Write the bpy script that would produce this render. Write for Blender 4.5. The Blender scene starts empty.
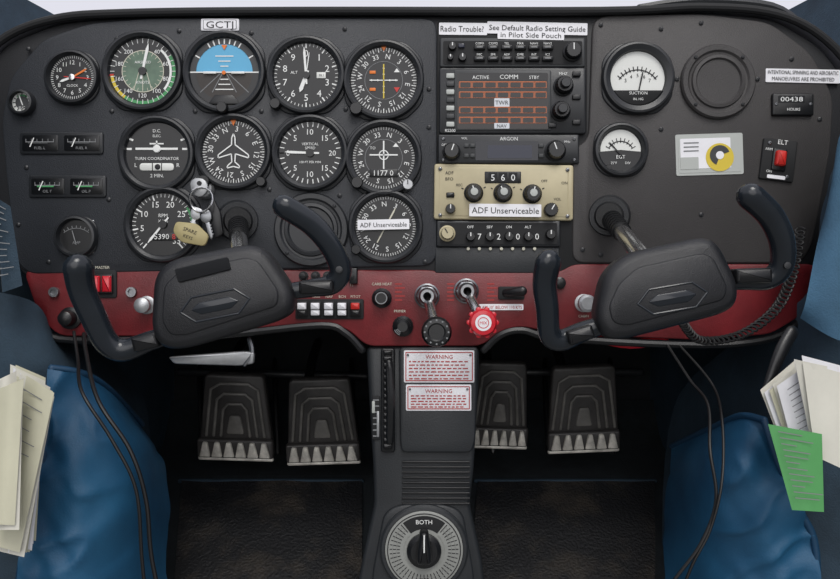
import bpy, bmesh, math, random
from mathutils import Vector, Matrix, noise
random.seed(7)
S=0.0012; D=750.0; CX=420.0; CY=289.5
sc=bpy.context.scene
try:
    sc.view_settings.view_transform='Standard'
except Exception: pass

# ------------------------------------------------------------ materials
def lin(c):
    c=c/255.0
    return c/12.92 if c<=0.04045 else ((c+0.055)/1.055)**2.4
def mk(name,rgb,rough=0.5,metal=0.0,var=0.0,vscale=8.0,rgb2=None,bump=0.0,bscale=400.0,emit=0.0,spec=None,sheen=0.0,coat=0.0,bdist=0.001,lo=.35,hi=.68):
    m=bpy.data.materials.new(name); m.use_nodes=True
    nt=m.node_tree; b=nt.nodes['Principled BSDF']
    c=[lin(v) for v in rgb]+[1]
    b.inputs['Base Color'].default_value=c
    b.inputs['Roughness'].default_value=rough
    b.inputs['Metallic'].default_value=metal
    if spec is not None: b.inputs['Specular IOR Level'].default_value=spec
    if coat: 
        b.inputs['Coat Weight'].default_value=coat
        b.inputs['Coat Roughness'].default_value=0.1
    if emit:
        b.inputs['Emission Color'].default_value=c
        b.inputs['Emission Strength'].default_value=emit
    tc=nt.nodes.new('ShaderNodeTexCoord')
    if var or rgb2:
        n=nt.nodes.new('ShaderNodeTexNoise'); n.inputs['Scale'].default_value=vscale
        n.inputs['Detail'].default_value=6; n.inputs['Roughness'].default_value=0.65
        nt.links.new(tc.outputs['Object'],n.inputs['Vector'])
        r=nt.nodes.new('ShaderNodeValToRGB')
        r.color_ramp.elements[0].position=lo; r.color_ramp.elements[1].position=hi
        if rgb2:
            c2=[lin(v) for v in rgb2]+[1]
            r.color_ramp.elements[0].color=c; r.color_ramp.elements[1].color=c2
        else:
            r.color_ramp.elements[0].color=[v*(1-var) for v in c[:3]]+[1]
            r.color_ramp.elements[1].color=[min(1,v*(1+var)) for v in c[:3]]+[1]
        nt.links.new(n.outputs['Fac'],r.inputs['Fac'])
        nt.links.new(r.outputs['Color'],b.inputs['Base Color'])
    if bump:
        n2=nt.nodes.new('ShaderNodeTexNoise'); n2.inputs['Scale'].default_value=bscale
        n2.inputs['Detail'].default_value=3
        nt.links.new(tc.outputs['Object'],n2.inputs['Vector'])
        bp=nt.nodes.new('ShaderNodeBump'); bp.inputs['Strength'].default_value=bump
        bp.inputs['Distance'].default_value=bdist
        nt.links.new(n2.outputs['Fac'],bp.inputs['Height'])
        nt.links.new(bp.outputs['Normal'],b.inputs['Normal'])
    return m
M={}
M['panelL']=mk('panel_crackle_charcoal',(42,45,50),0.5,var=0.2,vscale=5,bump=0.5,bscale=900)
M['panelR']=mk('panel_crackle_grey',(60,58,58),0.52,var=0.15,vscale=5,bump=0.5,bscale=900)
M['base']=mk('panel_black_backplate',(30,31,34),0.6,var=0.2,vscale=6,bump=0.3,bscale=700)
M['red']=mk('maroon_panel_paint',(110,30,35),0.42,var=0.35,vscale=9,bump=0.35,bscale=800)
M['black']=mk('satin_black_plastic',(20,21,23),0.34,bump=0.1,bscale=900)
M['yoke']=mk('yoke_grained_plastic',(31,32,35),0.34,var=0.15,vscale=12,bump=0.45,bscale=1300)
M['yokeg']=mk('yoke_grip_rubber',(30,35,41),0.22,var=0.12,vscale=10)
M['matte']=mk('matte_black',(24,25,27),0.75)
M['velcro']=mk('velcro_strip',(20,22,26),0.95,bump=.6,bscale=1500)
M['face']=mk('dial_face_black',(17,18,20),0.3)
M['hub']=mk('dial_hub_grey',(56,58,60),0.5)
M['bez']=mk('instrument_bezel',(36,38,41),0.36,bump=0.15,bscale=900)
M['cover']=mk('blank_cover_plastic',(46,47,50),0.5)
M['white']=mk('white_print',(232,234,232),0.6)
M['cream']=mk('cream_print',(205,203,186),0.6)
M['dim']=mk('faded_grey_print',(130,132,134),0.7)
M['label']=mk('white_label_tape',(236,236,240),0.5,var=0.04,vscale=30)
M['ink']=mk('black_ink',(22,22,26),0.6)
M['redink']=mk('red_ink',(176,48,44),0.6)
M['green']=mk('green_arc_paint',(70,150,92),0.5)
M['greenf']=mk('faded_green_face',(92,116,98),0.4,var=0.3,vscale=40)
M['yellow']=mk('yellow_arc_paint',(214,190,60),0.5)
M['orange']=mk('orange_paint',(226,120,40),0.5)
M['redp']=mk('red_paint',(196,40,34),0.45)
M['redk']=mk('red_knob_plastic',(202,34,48),0.3,coat=0.4)
M['sky']=mk('horizon_sky_blue',(92,172,212),0.45)
M['earth']=mk('horizon_ground_dark',(44,38,34),0.45)
M['chrome']=mk('chrome',(205,205,205),0.2,1.0)
M['steel']=mk('brushed_steel',(150,152,155),0.38,1.0,bump=0.1,bscale=500)
M['alu']=mk('worn_aluminium',(176,178,180),0.42,0.7,var=0.2,vscale=30)
M['beige']=mk('beige_radio_face',(186,176,144),0.5,var=0.06,vscale=30)
M['screen']=mk('gps_screen_glass',(24,17,14),0.15)
M['screeno']=mk('screen_orange_band',(146,78,40),0.3,emit=0.1)
M['screenl']=mk('screen_orange_line',(190,100,48),0.3,emit=0.15)
M['screent']=mk('screen_white_segments',(196,200,206),0.4,emit=0.1)
M['lcd']=mk('blue_black_lcd',(14,17,28),0.12)
M['lcdb']=mk('lcd_window_blue',(20,26,48),0.15)
M['lcdt']=mk('lcd_digits',(38,46,74),0.4)
M['greysil']=mk('silver_card',(178,182,178),0.45)
M['wall']=mk('slate_blue_upholstery',(44,62,76),0.85,var=0.3,vscale=10,bump=0.6,bscale=500)
M['blue']=mk('blue_vinyl_pocket',(20,70,104),0.6,rgb2=(32,92,128),vscale=6,bump=0.35,bscale=500,bdist=.001)
M['blued']=mk('blue_hem_binding',(18,60,90),0.6)
M['paper']=mk('paper_white',(222,220,208),0.7,var=0.05,vscale=20)
M['paper2']=mk('paper_cream',(206,204,180),0.7,var=0.05,vscale=20)
M['greenc']=mk('green_card',(92,164,98),0.6,var=0.06,vscale=20)
M['carpet']=mk('floor_carpet_black',(30,36,40),0.95,var=0.4,vscale=20,bump=0.8,bscale=600)
M['mat']=mk('worn_floor_mat',(25,26,29),0.6,rgb2=(84,76,66),vscale=10,bump=0.9,bscale=250,bdist=0.003,lo=.5,hi=.82)
M['fire']=mk('firewall_dark',(28,31,34),0.9,var=0.3,vscale=12)
M['ped']=mk('pedestal_black_plastic',(38,41,44),0.5,var=0.2,vscale=8,bump=0.3,bscale=600)
M['pedal']=mk('rudder_pedal_cast',(66,64,63),0.4,var=0.3,vscale=25,bump=0.3,bscale=400)
M['pedalr']=mk('rudder_pedal_ribs',(112,110,106),0.4,var=0.3,vscale=30)
M['pedale']=mk('rudder_pedal_worn_edge',(222,218,208),0.4,0.1,var=0.35,vscale=40)
M['selplate']=mk('selector_plate_grey',(140,142,138),0.5,var=0.12,vscale=25)
M['cord']=mk('rubber_cord',(14,14,15),0.5)
M['trim']=mk('light_grey_headliner_trim',(168,168,178),0.8,var=0.06,vscale=12)
M['gauge']=mk('gauge_face_white',(222,224,220),0.5)
M['tag']=mk('key_tag_tan',(168,156,112),0.55,var=0.1,vscale=60)
M['doorf']=mk('door_fabric_blue',(62,98,124),.85,var=.2,vscale=14,bump=.5,bscale=500)

# ------------------------------------------------------------ text cache
_tc={}
def text_geo(s):
    if s in _tc: return _tc[s]
    cu=bpy.data.curves.new('t','FONT'); cu.body=s; cu.size=1.0; cu.align_x='LEFT'
    cu.resolution_u=2
    ob=bpy.data.objects.new('t',cu); sc.collection.objects.link(ob)
    bpy.context.view_layer.update()
    dg=bpy.context.evaluated_depsgraph_get()
    me=bpy.data.meshes.new_from_object(ob.evaluated_get(dg))
    vs=[(v.co.x,v.co.y) for v in me.vertices]; fs=[tuple(p.vertices) for p in me.polygons]
    bpy.data.objects.remove(ob); bpy.data.curves.remove(cu); bpy.data.meshes.remove(me)
    if vs:
        x0=min(v[0] for v in vs);x1=max(v[0] for v in vs)
    else: x0=x1=0
    _tc[s]=(vs,fs,x0,x1); return _tc[s]

# ------------------------------------------------------------ geometry
def roundpoly(pts,r,n=5):
    out=[];N=len(pts)
    for i in range(N):
        p=Vector(pts[i]);a=Vector(pts[i-1]);b=Vector(pts[(i+1)%N])
        da=(a-p);db=(b-p)
        ra=min(r,da.length*0.48);rb=min(r,db.length*0.48)
        s=p+da.normalized()*ra;e=p+db.normalized()*rb
        for j in range(n+1):
            t=j/n
            out.append(tuple(s*(1-t)**2+p*2*t*(1-t)+e*t*t))
    return out
def rrect(cx,cy,w,h,r=3,rot=0,n=4):
    pts=[(-w/2,-h/2),(w/2,-h/2),(w/2,h/2),(-w/2,h/2)]
    pts=roundpoly(pts,min(r,w*.45,h*.45),n)
    c,s=math.cos(rot),math.sin(rot)
    return [(cx+x*c-y*s,cy+x*s+y*c) for x,y in pts]
def circ(cx,cy,r,n=40,a0=0):
    return [(cx+r*math.cos(a0+2*math.pi*i/n),cy+r*math.sin(a0+2*math.pi*i/n)) for i in range(n)]
def offs(pts,d):
    N=len(pts);ar=sum(pts[i-1][0]*pts[i][1]-pts[i][0]*pts[i-1][1] for i in range(N))
    sg=1 if ar>0 else -1
    out=[]
    for i in range(N):
        p=Vector(pts[i]);a=Vector(pts[i-1]);b=Vector(pts[(i+1)%N])
        e1=p-a;e2=b-p
        if e1.length<1e-6:e1=e2
        if e2.length<1e-6:e2=e1
        n1=Vector((-e1.y,e1.x)).normalized()*sg;n2=Vector((-e2.y,e2.x)).normalized()*sg
        nn=n1+n2
        if nn.length<1e-4: nn=n1
        nn.normalize(); c=max(0.5,nn.dot(n1))
        q=p+nn*d/c; out.append((q.x,q.y))
    return out
def L(px,py,y):
    k=(D+y)/D
    return (CX+(px-CX)*k,CY+(py-CY)*k,-y)
def crom(P,n):
    P=[Vector(p) for p in P]; out=[]
    for i in range(len(P)-1):
        p0=P[max(i-1,0)];p1=P[i];p2=P[i+1];p3=P[min(i+2,len(P)-1)]
        for j in range(n):
            t=j/n
            out.append(0.5*((2*p1)+(p2-p0)*t+(2*p0-5*p1+4*p2-p3)*t*t+(3*p1-p0-3*p2+p3)*t**3))
    out.append(P[-1]); return out
class O:
    def __init__(s,name,y0=0.0):
        s.name=name;s.y0=y0;s.k=(D+y0)/D;s.v=[];s.f=[];s.m=[];s.ms=[];s.X=None
    def mi(s,m):
        if m not in s.ms:s.ms.append(m)
        return s.ms.index(m)
    def add(s,vs,fs,m):
        b=len(s.v);i=s.mi(m)
        for p in vs:
            p=Vector(p)
            if s.X is not None:p=s.X@p
            s.v.append(((p.x-CX)*s.k*S,(s.y0-p.z*s.k)*S,(CY-p.y)*s.k*S))
        for f in fs:
            s.f.append([b+q for q in f]);s.m.append(i)
    def prism(s,pts,h0,h1,m,bev=0,cap=True):
        N=len(pts)
        loops=[[(x,y,h0) for x,y in pts]]
        if bev>0:
            loops.append([(x,y,h1-bev) for x,y in pts])
            o=offs(pts,bev*0.35);loops.append([(x,y,h1-bev*0.35) for x,y in o])
            o=offs(pts,bev);loops.append([(x,y,h1) for x,y in o])
        else: loops.append([(x,y,h1) for x,y in pts])
        vs=[p for l in loops for p in l];fs=[]
        for k in range(len(loops)-1):
            for i in range(N):
                j=(i+1)%N;fs.append((k*N+i,k*N+j,(k+1)*N+j,(k+1)*N+i))
        if cap:
            fs.append(tuple((len(loops)-1)*N+i for i in range(N)));fs.append(tuple(range(N)))
        s.add(vs,fs,m)
    def flat(s,pts,h,m):
        s.add([(x,y,h) for x,y in pts],[tuple(range(len(pts)))],m)
    def box(s,cx,cy,w,h,h0,h1,m,r=2,bev=1,rot=0):
        s.prism(rrect(cx,cy,w,h,r,rot,3),h0,h1,m,bev)
    def lathe(s,cx,cy,prof,m,n=48,kn=0,dx=0,dy=0):
        vs=[];fs=[];ids=[]
        h00=prof[0][1]
        for r,h in prof:
            ox=dx*(h-h00);oy=dy*(h-h00)
            if r<1e-6:
                ids.append([len(vs)]);vs.append((cx+ox,cy+oy,h))
            else:
                st=len(vs);ids.append(list(range(st,st+n)))
                for i in range(n):
                    a=2*math.pi*i/n;rr=r*(1-(kn if i%2 else 0))
                    vs.append((cx+ox+rr*math.cos(a),cy+oy+rr*math.sin(a),h))
        for k in range(len(ids)-1):
            A,B=ids[k],ids[k+1]
            for i in range(n):
                j=(i+1)%n
                if len(A)==1 and len(B)==1:break
                if len(A)==1:fs.append((A[0],B[i],B[j]))
                elif len(B)==1:fs.append((A[i],A[j],B[0]))
                else:fs.append((A[i],A[j],B[j],B[i]))
        s.add(vs,fs,m)
    def tube(s,P,R,m,n=12,sm=6,asp=1.0,caps=True,up=(0,0,1)):
        if not hasattr(R,'__len__'):R=[R]*len(P)
        Q=[tuple(p)+(r,) for p,r in zip(P,R)]
        if sm>1 and len(P)>2:
            X=crom([q[:3] for q in Q],sm);Rr=crom([(q[3],0,0) for q in Q],sm)
            pts=X;rad=[r.x for r in Rr]
        else: pts=[Vector(q[:3]) for q in Q];rad=[q[3] for q in Q]
        if caps:
            d0=(pts[0]-pts[1]).normalized();d1=(pts[-1]-pts[-2]).normalized();r0,r1=rad[0],rad[-1]
            pre=[];post=[]
            for a in (80,55,28):
                a=math.radians(a);pre.append((pts[0]+d0*r0*math.sin(a),r0*math.cos(a)))
            for a in (28,55,80):
                a=math.radians(a);post.append((pts[-1]+d1*r1*math.sin(a),r1*math.cos(a)))
            pts=[p for p,_ in pre]+pts+[p for p,_ in post];rad=[r for _,r in pre]+rad+[r for _,r in post]
        T=[(pts[min(i+1,len(pts)-1)]-pts[max(i-1,0)]).normalized() for i in range(len(pts))]
        u=Vector(up);u=u-T[0]*u.dot(T[0])
        if u.length<1e-3:
            u=Vector((1,0,0));u=u-T[0]*u.dot(T[0])
        u.normalize();vs=[];fs=[]
        for i,p in enumerate(pts):
            u=u-T[i]*u.dot(T[i]);u.normalize();w=T[i].cross(u)
            for j in range(n):
                a=2*math.pi*j/n;vs.append(p+u*rad[i]*asp*math.cos(a)+w*rad[i]*math.sin(a))
        for i in range(len(pts)-1):
            for j in range(n):
                k=(j+1)%n;fs.append((i*n+j,i*n+k,(i+1)*n+k,(i+1)*n+j))
        fs.append(tuple(range(n)));fs.append(tuple((len(pts)-1)*n+j for j in range(n)))
        s.add(vs,fs,m)
    def bar(s,x0,y0,x1,y1,w,h,m,w2=None):
        if w2 is None:w2=w
        d=Vector((x1-x0,y1-y0))
        if d.length<1e-6:return
        d.normalize();nx,ny=-d.y,d.x
        s.flat([(x0+nx*w/2,y0+ny*w/2),(x1+nx*w2/2,y1+ny*w2/2),(x1-nx*w2/2,y1-ny*w2/2),(x0-nx*w/2,y0-ny*w/2)],h,m)
    def text(s,t,x,y,size,m,h,rot=0,sx=1.0,width=None,al='c'):
        vs,fs,x0,x1=text_geo(t)
        if not vs:return
        if width:sx=width/max(1e-6,(x1-x0)*size)
        c,q=math.cos(rot),math.sin(rot);o=[]
        ax=(x0+x1)/2 if al=='c' else x0
        for a,b in vs:
            X=(a-ax)*size*sx;Y=-(b-0.35)*size
            o.append((x+X*c-Y*q,y+X*q+Y*c,h))
        s.add(o,fs,m)
    def arc(s,cx,cy,r0,r1,a0,a1,h,m,n=24):
        vs=[];fs=[]
        for i in range(n+1):
            a=math.radians(a0+(a1-a0)*i/n)
            for r in (r0,r1):vs.append((cx+r*math.sin(a),cy-r*math.cos(a),h))
        for i in range(n):fs.append((2*i,2*i+1,2*i+3,2*i+2))
        s.add(vs,fs,m)
    def ticks(s,cx,cy,r0,r1,n,h,m,w=0.8,a0=0,a1=360):
        for i in range(n+(0 if a1-a0==360 else 1)):
            a=math.radians(a0+(a1-a0)*i/n)
            s.bar(cx+r0*math.sin(a),cy-r0*math.cos(a),cx+r1*math.sin(a),cy-r1*math.cos(a),w,h,m)
    def nums(s,cx,cy,r,L_,size,h,m,a0=0,a1=360,rad=False):
        n=len(L_) if a1-a0==360 else len(L_)-1
        for i,t in enumerate(L_):
            d=a0+(a1-a0)*i/n;a=math.radians(d)
            s.text(t,cx+r*math.sin(a),cy-r*math.cos(a),size,m,h,rot=a if rad else 0)
    def needle(s,cx,cy,deg,ln,w,h,m,tail=0):
        a=math.radians(deg);dx,dy=math.sin(a),-math.cos(a)
        s.bar(cx-dx*tail,cy-dy*tail,cx+dx*ln*0.8,cy+dy*ln*0.8,w*0.7,h,m,w)
        s.bar(cx+dx*ln*0.8,cy+dy*ln*0.8,cx+dx*ln,cy+dy*ln,w,h,m,0.3)
    def screw(s,x,y,h,r=2.2,m=None):
        s.lathe(x,y,[(r,h),(r,h+.8),(r*.6,h+1.4),(0,h+1.5)],m or M['steel'],12)
        s.bar(x-r*.6,y-r*.5,x+r*.6,y+r*.5,.6,h+1.7,M['ink'])
    def knob(s,x,y,r,h0,ht,m,ptr=None,a=0,skirt=0):
        if skirt:s.lathe(x,y,[(skirt,h0),(skirt,h0+2),(skirt-1.5,h0+3),(r,h0+3)],m,32)
        s.lathe(x,y,[(r,h0),(r,h0+ht*.8),(r*.86,h0+ht),(0,h0+ht)],m,36,kn=0.06)
        if ptr:
            q=math.radians(a);s.bar(x,y,x+r*.8*math.sin(q),y-r*.8*math.cos(q),1,h0+ht+.3,ptr)
    def surf(s,grid,nu,nv,m,disp=None,thick=0):
        rows=[crom(r,nu) for r in grid]
        cols=[crom([rows[i][j] for i in range(len(rows))],nv) for j in range(len(rows[0]))]
        W=len(cols);Hh=len(cols[0]);vs=[]
        for j in range(Hh):
            for i in range(W):
                p=cols[i][j].copy()
                if disp:p.z+=disp(p,i/(W-1),j/(Hh-1))
                vs.append(p)
        fs=[(j*W+i,j*W+i+1,(j+1)*W+i+1,(j+1)*W+i) for j in range(Hh-1) for i in range(W-1)]
        s.add(vs,fs,m)
        return cols
    def done(s,ang=35):
        me=bpy.data.meshes.new(s.name)
        xs=[v[0] for v in s.v];ys=[v[1] for v in s.v];zs=[v[2] for v in s.v]
        c=((min(xs)+max(xs))/2,(min(ys)+max(ys))/2,(min(zs)+max(zs))/2)
        me.from_pydata([(v[0]-c[0],v[1]-c[1],v[2]-c[2]) for v in s.v],[],s.f)
        for m in s.ms:me.materials.append(m)
        for i,p in enumerate(me.polygons):
            p.material_index=s.m[i];p.use_smooth=True
        bm=bmesh.new();bm.from_mesh(me);bmesh.ops.recalc_face_normals(bm,faces=bm.faces);bm.to_mesh(me);bm.free()
        me.update()
        try:me.set_sharp_from_angle(angle=math.radians(ang))
        except Exception:pass
        ob=bpy.data.objects.new(s.name,me);ob.location=c;sc.collection.objects.link(ob);return ob

# ============================================================ SHELL
def wall(name,xs,sgn):
    o=O(name)
    grid=[]
    for py in (-40,120,330,560,800):
        grid.append([(x+(sgn*(-10 if py<0 else 0)),py,-y) for x,y in xs])
    o.surf(grid,6,6,M['wall']);o.done()
wall('wall_left',[(-70,-330),(-48,-150),(-34,0),(0,200),(30,440)],1)
wall('wall_right',[(915,-330),(893,-150),(872,0),(830,200),(785,440)],-1)
o=O('wall_front');o.prism([(-20,12),(860,12),(860,800),(-20,800)],-452,-440,M['fire']);o.done()
o=O('floor')
rows=[[L(x,475,330)for x in(100,420,720)],[L(x,500,290)for x in(80,420,740)],[L(x,600,175)for x in(30,420,800)],[L(x,760,40)for x in(-60,420,900)]]
o.surf(rows,6,5,M['carpet'])
rows=[[L(x,400,430)for x in(100,420,720)],[L(x,445,400)for x in(100,420,720)],[L(x,475,330)for x in(100,420,720)]]
o.surf(rows,6,5,M['carpet']);o.done()
def mat_(x0,x1):
    o=O('floor_mat')
    def R(py,y,a,b):
        return [L(x,py-4,y-3) for x in (a,(a+b)/2,b)]
    fn=lambda p,u,v:2.5*noise.noise(Vector((p.x*.02,p.y*.03,0)))
    o.surf([R(484,318,x0+4,x1),R(520,266,x0+1,x1),R(560,220,x0-2,x1),R(640,130,x0-6,x1)],8,6,M['mat'],fn)
    P=[L(x,481,316) for x in (x0+2,(x0+x1)/2,x1)]
    o.tube(P,3.2,M['wall'],8,4);o.done()
mat_(178,362);mat_(474,655)

# glareshield
top=[(-34,130),(-26,82),(4,42),(56,21),(130,15),(300,13),(600,13),(700,9),(775,16),(825,43),(862,92),(872,140)]
o=O('glareshield')
g0=[(x,y,4) for x,y in top];g1=[(x,y,-200) for x,y in top];g2=[(420+(x-420)*.9,y,-440) for x,y in top]
o.surf([g0,g1,g2],4,4,M['trim'])
o.tube([(x,y,5) for x,y in top],[4.2]*len(top),M['matte'],10,6)
o.tube([(640,8,0),(700,2,0),(770,8,0),(806,28,0)],[4,6,6,3],M['bez'],8,5)
o.done()

# ============================================================ PANEL
o=O('instrument_panel')
base=[(-34,130),(-24,84),(5,44),(58,23),(130,16),(600,15),(700,12),(772,18),(820,46),(856,94),(866,140),(842,190),(824,240),(815,278),(22,278),(6,225),(-20,190)]
o.prism(roundpoly(base,14),-14,0,M['base'],2)
left=[(18,262),(8,180),(3,120),(12,78),(44,40),(90,24),(150,19),(430,19),(437,26),(437,256),(430,266),(30,274)]
o.prism(roundpoly(left,12),0,3,M['panelL'],1.5)
right=[(592,22),(606,16),(705,15),(768,23),(810,54),(832,98),(829,150),(811,245),(800,263),(572,263),(572,150),(588,140)]
o.prism(roundpoly(right,12),0,3,M['panelR'],1.5)
o.prism(rrect(512,148,150,256,4),0,1.2,M['matte'],.5)
o.box(497,260,124,26,1,2.6,M['ped'],2,1)
red=[(24,270),(430,270),(438,272),(560,272),(572,264),(816,264),(812,290),(800,316),(770,334),(700,340),(560,334),(520,326),(498,332),(482,346),(366,346),(350,330),(322,322),(240,330),(160,336),(60,336),(40,318)]
o.prism(roundpoly(red,10),-12,2,M['red'],1.5)
rim=[(36,322,0),(60,339,0),(160,339,0),(240,333,0),(322,325,0),(346,333,0),(362,350,-2)]
o.tube(rim,[4]*len(rim),M['black'],8,5)
rim=[(484,350,-2),(500,335,0),(522,330,0),(560,338,0),(700,345,0),(772,338,0),(804,318,0)]
o.tube(rim,[4]*len(rim),M['black'],8,5)
for x,y in [(30,50),(252,34),(429,90),(429,128),(28,168),(262,112),(196,112),(346,110),(196,180),(270,190),(340,196),(110,200),(50,262),(300,262),(425,262),(118,40),(180,32),(345,30),(113,112),(20,225)]:
    o.screw(x,y,3,2.3,M['bez'])
for x,y in [(600,26),(700,24),(790,60),(818,120),(660,30),(756,80),(676,80),(582,250),(795,250),(700,215),(660,130),(600,255)]:
    o.screw(x,y,3,2.3,M['bez'])
for x in (395,447,487):
    for j in range(5):
        o.bar(x,284+j*4,x+7+(j%2)*3,284+j*4,1,2.3,M['redink'])
o.done()

# ============================================================ INSTRUMENTS
H=3.0
def dial(name,cx,cy,R,face='face',sq=True,rim=7):
    o=O(name)
    if sq:
        q=R*0.98
        pts=roundpoly([(cx-q,cy-q*.55),(cx-q*.55,cy-q),(cx+q*.55,cy-q),(cx+q,cy-q*.55),(cx+q,cy+q*.55),(cx+q*.55,cy+q),(cx-q*.55,cy+q),(cx-q,cy+q*.55)],8)
        o.prism(pts,H-1,H+2,M['bez'],1)
        for a in (45,135,225,315):
            a=math.radians(a);o.screw(cx+R*.99*math.cos(a),cy+R*.99*math.sin(a),H,2.2,M['steel'])
    o.lathe(cx,cy,[(R,H-1),(R,H+6),(R-1.2,H+8),(R-3.2,H+8.5),(R-rim+1,H+6.5),(R-rim,H+2.6),(R-rim-.3,H+2.2)],M['bez'],64)
    o.lathe(cx,cy,[(R-rim+.5,H+2.4),(0,H+2.4)],M[face],64)
    return o,R-rim,H+2.8
w=M['white']
o,r,h=dial('clock',75,79,27,rim=5)
o.ticks(75,79,r-3,r-.5,60,h,w,.5);o.nums(75,79,r-7,['12','1','2','3','4','5','6','7','8','9','10','11'],6,h,w)
o.needle(75,79,60,r-5,2,h+.5,M['orange'],4);o.needle(75,79,250,r-9,2.4,h+.8,w,3);o.needle(75,79,95,r-3,1.2,h+1,M['redp'],8)
o.lathe(75,79,[(3,h),(3,h+2),(0,h+2.4)],M['chrome'],16);o.text('CLOCK',75,87,3.4,w,h);o.done()
# airspeed
c=(145,73);o,r,h=dial('airspeed_indicator',*c,40)
o.arc(*c,r-3.5,r-.5,60,215,h,M['green']);o.arc(*c,r-3.5,r-.5,215,262,h,M['yellow']);o.arc(*c,r-4,r,262,265,h+.1,M['redp'],4)
o.arc(*c,r-6.5,r-4.2,40,130,h,w);o.arc(*c,0,r-12,0,360,h,M['greenf'],40);o.arc(*c,r-12.8,r-12,0,360,h+.2,M['cream'],40)
o.ticks(*c,r-5,r-.5,36,h+.3,w,.6);o.nums(*c,r-9,['','40','60','80','100','120','140','160','180','200'],6,h+.4,w)
o.text('AIRSPEED',145,64,3.8,w,h+.5);o.text('KNOTS',145,84,4,w,h+.5)
o.ticks(*c,r-16,r-13,24,h+.3,M['cream'],.5)
for dx in(-9,0,9):o.bar(145+dx*.4,73,145+dx,92,.7,h+.4,M['cream'])
o.needle(*c,12,r-5,3,h+1,w,8);o.lathe(*c,[(4,h),(4,h+2),(0,h+2)],M['black'],16);o.done()
# attitude indicator
c=(226,74);o,r,h=dial('attitude_indicator',*c,41)
o.arc(*c,0,r,-90,90,h,M['sky'],40);o.arc(*c,0,r,90,270,h,M['earth'],40)
o.arc(*c,r-6,r,-90,90,h+.3,M['hub'],40);o.arc(*c,r-6,r,90,270,h+.3,M['face'],40)
for d in (-60,-30,-20,-10,0,10,20,30,60):
    a=math.radians(d);o.bar(c[0]+(r-6)*math.sin(a),c[1]-(r-6)*math.cos(a),c[0]+(r-1)*math.sin(a),c[1]-(r-1)*math.cos(a),1.3,h+.6,w)
o.bar(c[0]-r,c[1],c[0]+r,c[1],1.2,h+.4,w)
for i,wd in enumerate((8,12,18)):
    o.bar(c[0]-wd/2,c[1]-6-i*5,c[0]+wd/2,c[1]-6-i*5,1,h+.4,w);o.bar(c[0]-wd/2,c[1]+7+i*5,c[0]+wd/2,c[1]+7+i*5,1,h+.4,w)
for dx in (-24,-12,12,24):o.bar(c[0]+dx*.2,c[1]+2,c[0]+dx,c[1]+20,.8,h+.4,M['dim'])
o.box(c[0]-14,c[1]+1,13,2.2,h+2,h+3,w,.5,.2);o.box(c[0]+14,c[1]+1,13,2.2,h+2,h+3,w,.5,.2)
o.lathe(c[0],c[1]+1,[(2,h+2),(2,h+3),(0,h+3.2)],M['orange'],12)
o.prism([(c[0]-16,c[1]+r-2),(c[0]-9,c[1]+23),(c[0]+9,c[1]+23),(c[0]+16,c[1]+r-2)],h+.5,h+2.5,M['black'],.5)
o.flat([(c[0]-3,c[1]-r+7),(c[0]+3,c[1]-r+7),(c[0],c[1]-r+12)],h+.8,M['orange'])
o.knob(c[0],c[1]+37,5.5,h+3,9,M['black']);o.done()
# altimeter
c=(307,77);o,r,h=dial('altimeter',*c,39)
o.ticks(*c,r-3,r-.5,50,h,w,.6);o.ticks(*c,r-5,r-.5,10,h+.1,w,1.3);o.nums(*c,r-10,list('0123456789'),9.5,h,w)
o.text('ALT',295,74,4,w,h);o.box(322,77,9,6,h,h+.6,M['gauge'],.5,.1);o.text('30.1',322,77,3.2,M['ink'],h+.9)
o.needle(*c,-4,r-4,2.5,h+1.2,w,9);o.needle(*c,200,r-14,4,h+.9,w,5);o.needle(*c,8,r-9,1,h+.6,w,3)
o.lathe(*c,[(3.5,h),(3.5,h+2),(0,h+2)],M['black'],16);o.knob(277,106,5.5,H,9,M['black']);o.done()
cmp_=['N','3','6','E','12','15','S','21','24','W','30','33']
c=(384,82);o,r,h=dial('course_deviation_indicator',*c,40)
o.ticks(*c,r-3.5,r-.5,72,h,w,.5);o.ticks(*c,r-5,r-.5,36,h+.1,w,.8);o.nums(*c,r-9,cmp_,7,h,w,10,370,True)
o.arc(*c,r-14.5,r-14,0,360,h,M['dim'],40)
o.bar(384,66,384,100,1.2,h+.6,M['yellow']);o.bar(370,82,398,82,1,h+.6,w)
for i in range(-2,3):
    if i:o.lathe(384+i*6,82,[(1,h),(1,h+.4),(0,h+.4)],w,8);o.lathe(384,82+i*6,[(1,h),(1,h+.4),(0,h+.4)],w,8)
o.flat([(394,74),(400,74),(397,70)],h+.4,w);o.flat([(394,89),(400,89),(397,94)],h+.4,M['redp']);o.box(373,74,6,3,h,h+.4,M['orange'],.5,.1);o.box(373,91,6,3,h,h+.4,M['orange'],.5,.1)
o.knob(357,111,6.5,H,10,M['black']);o.flat([(384-3,48),(384+3,48),(384,53)],h+.6,M['orange']);o.done()
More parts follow.
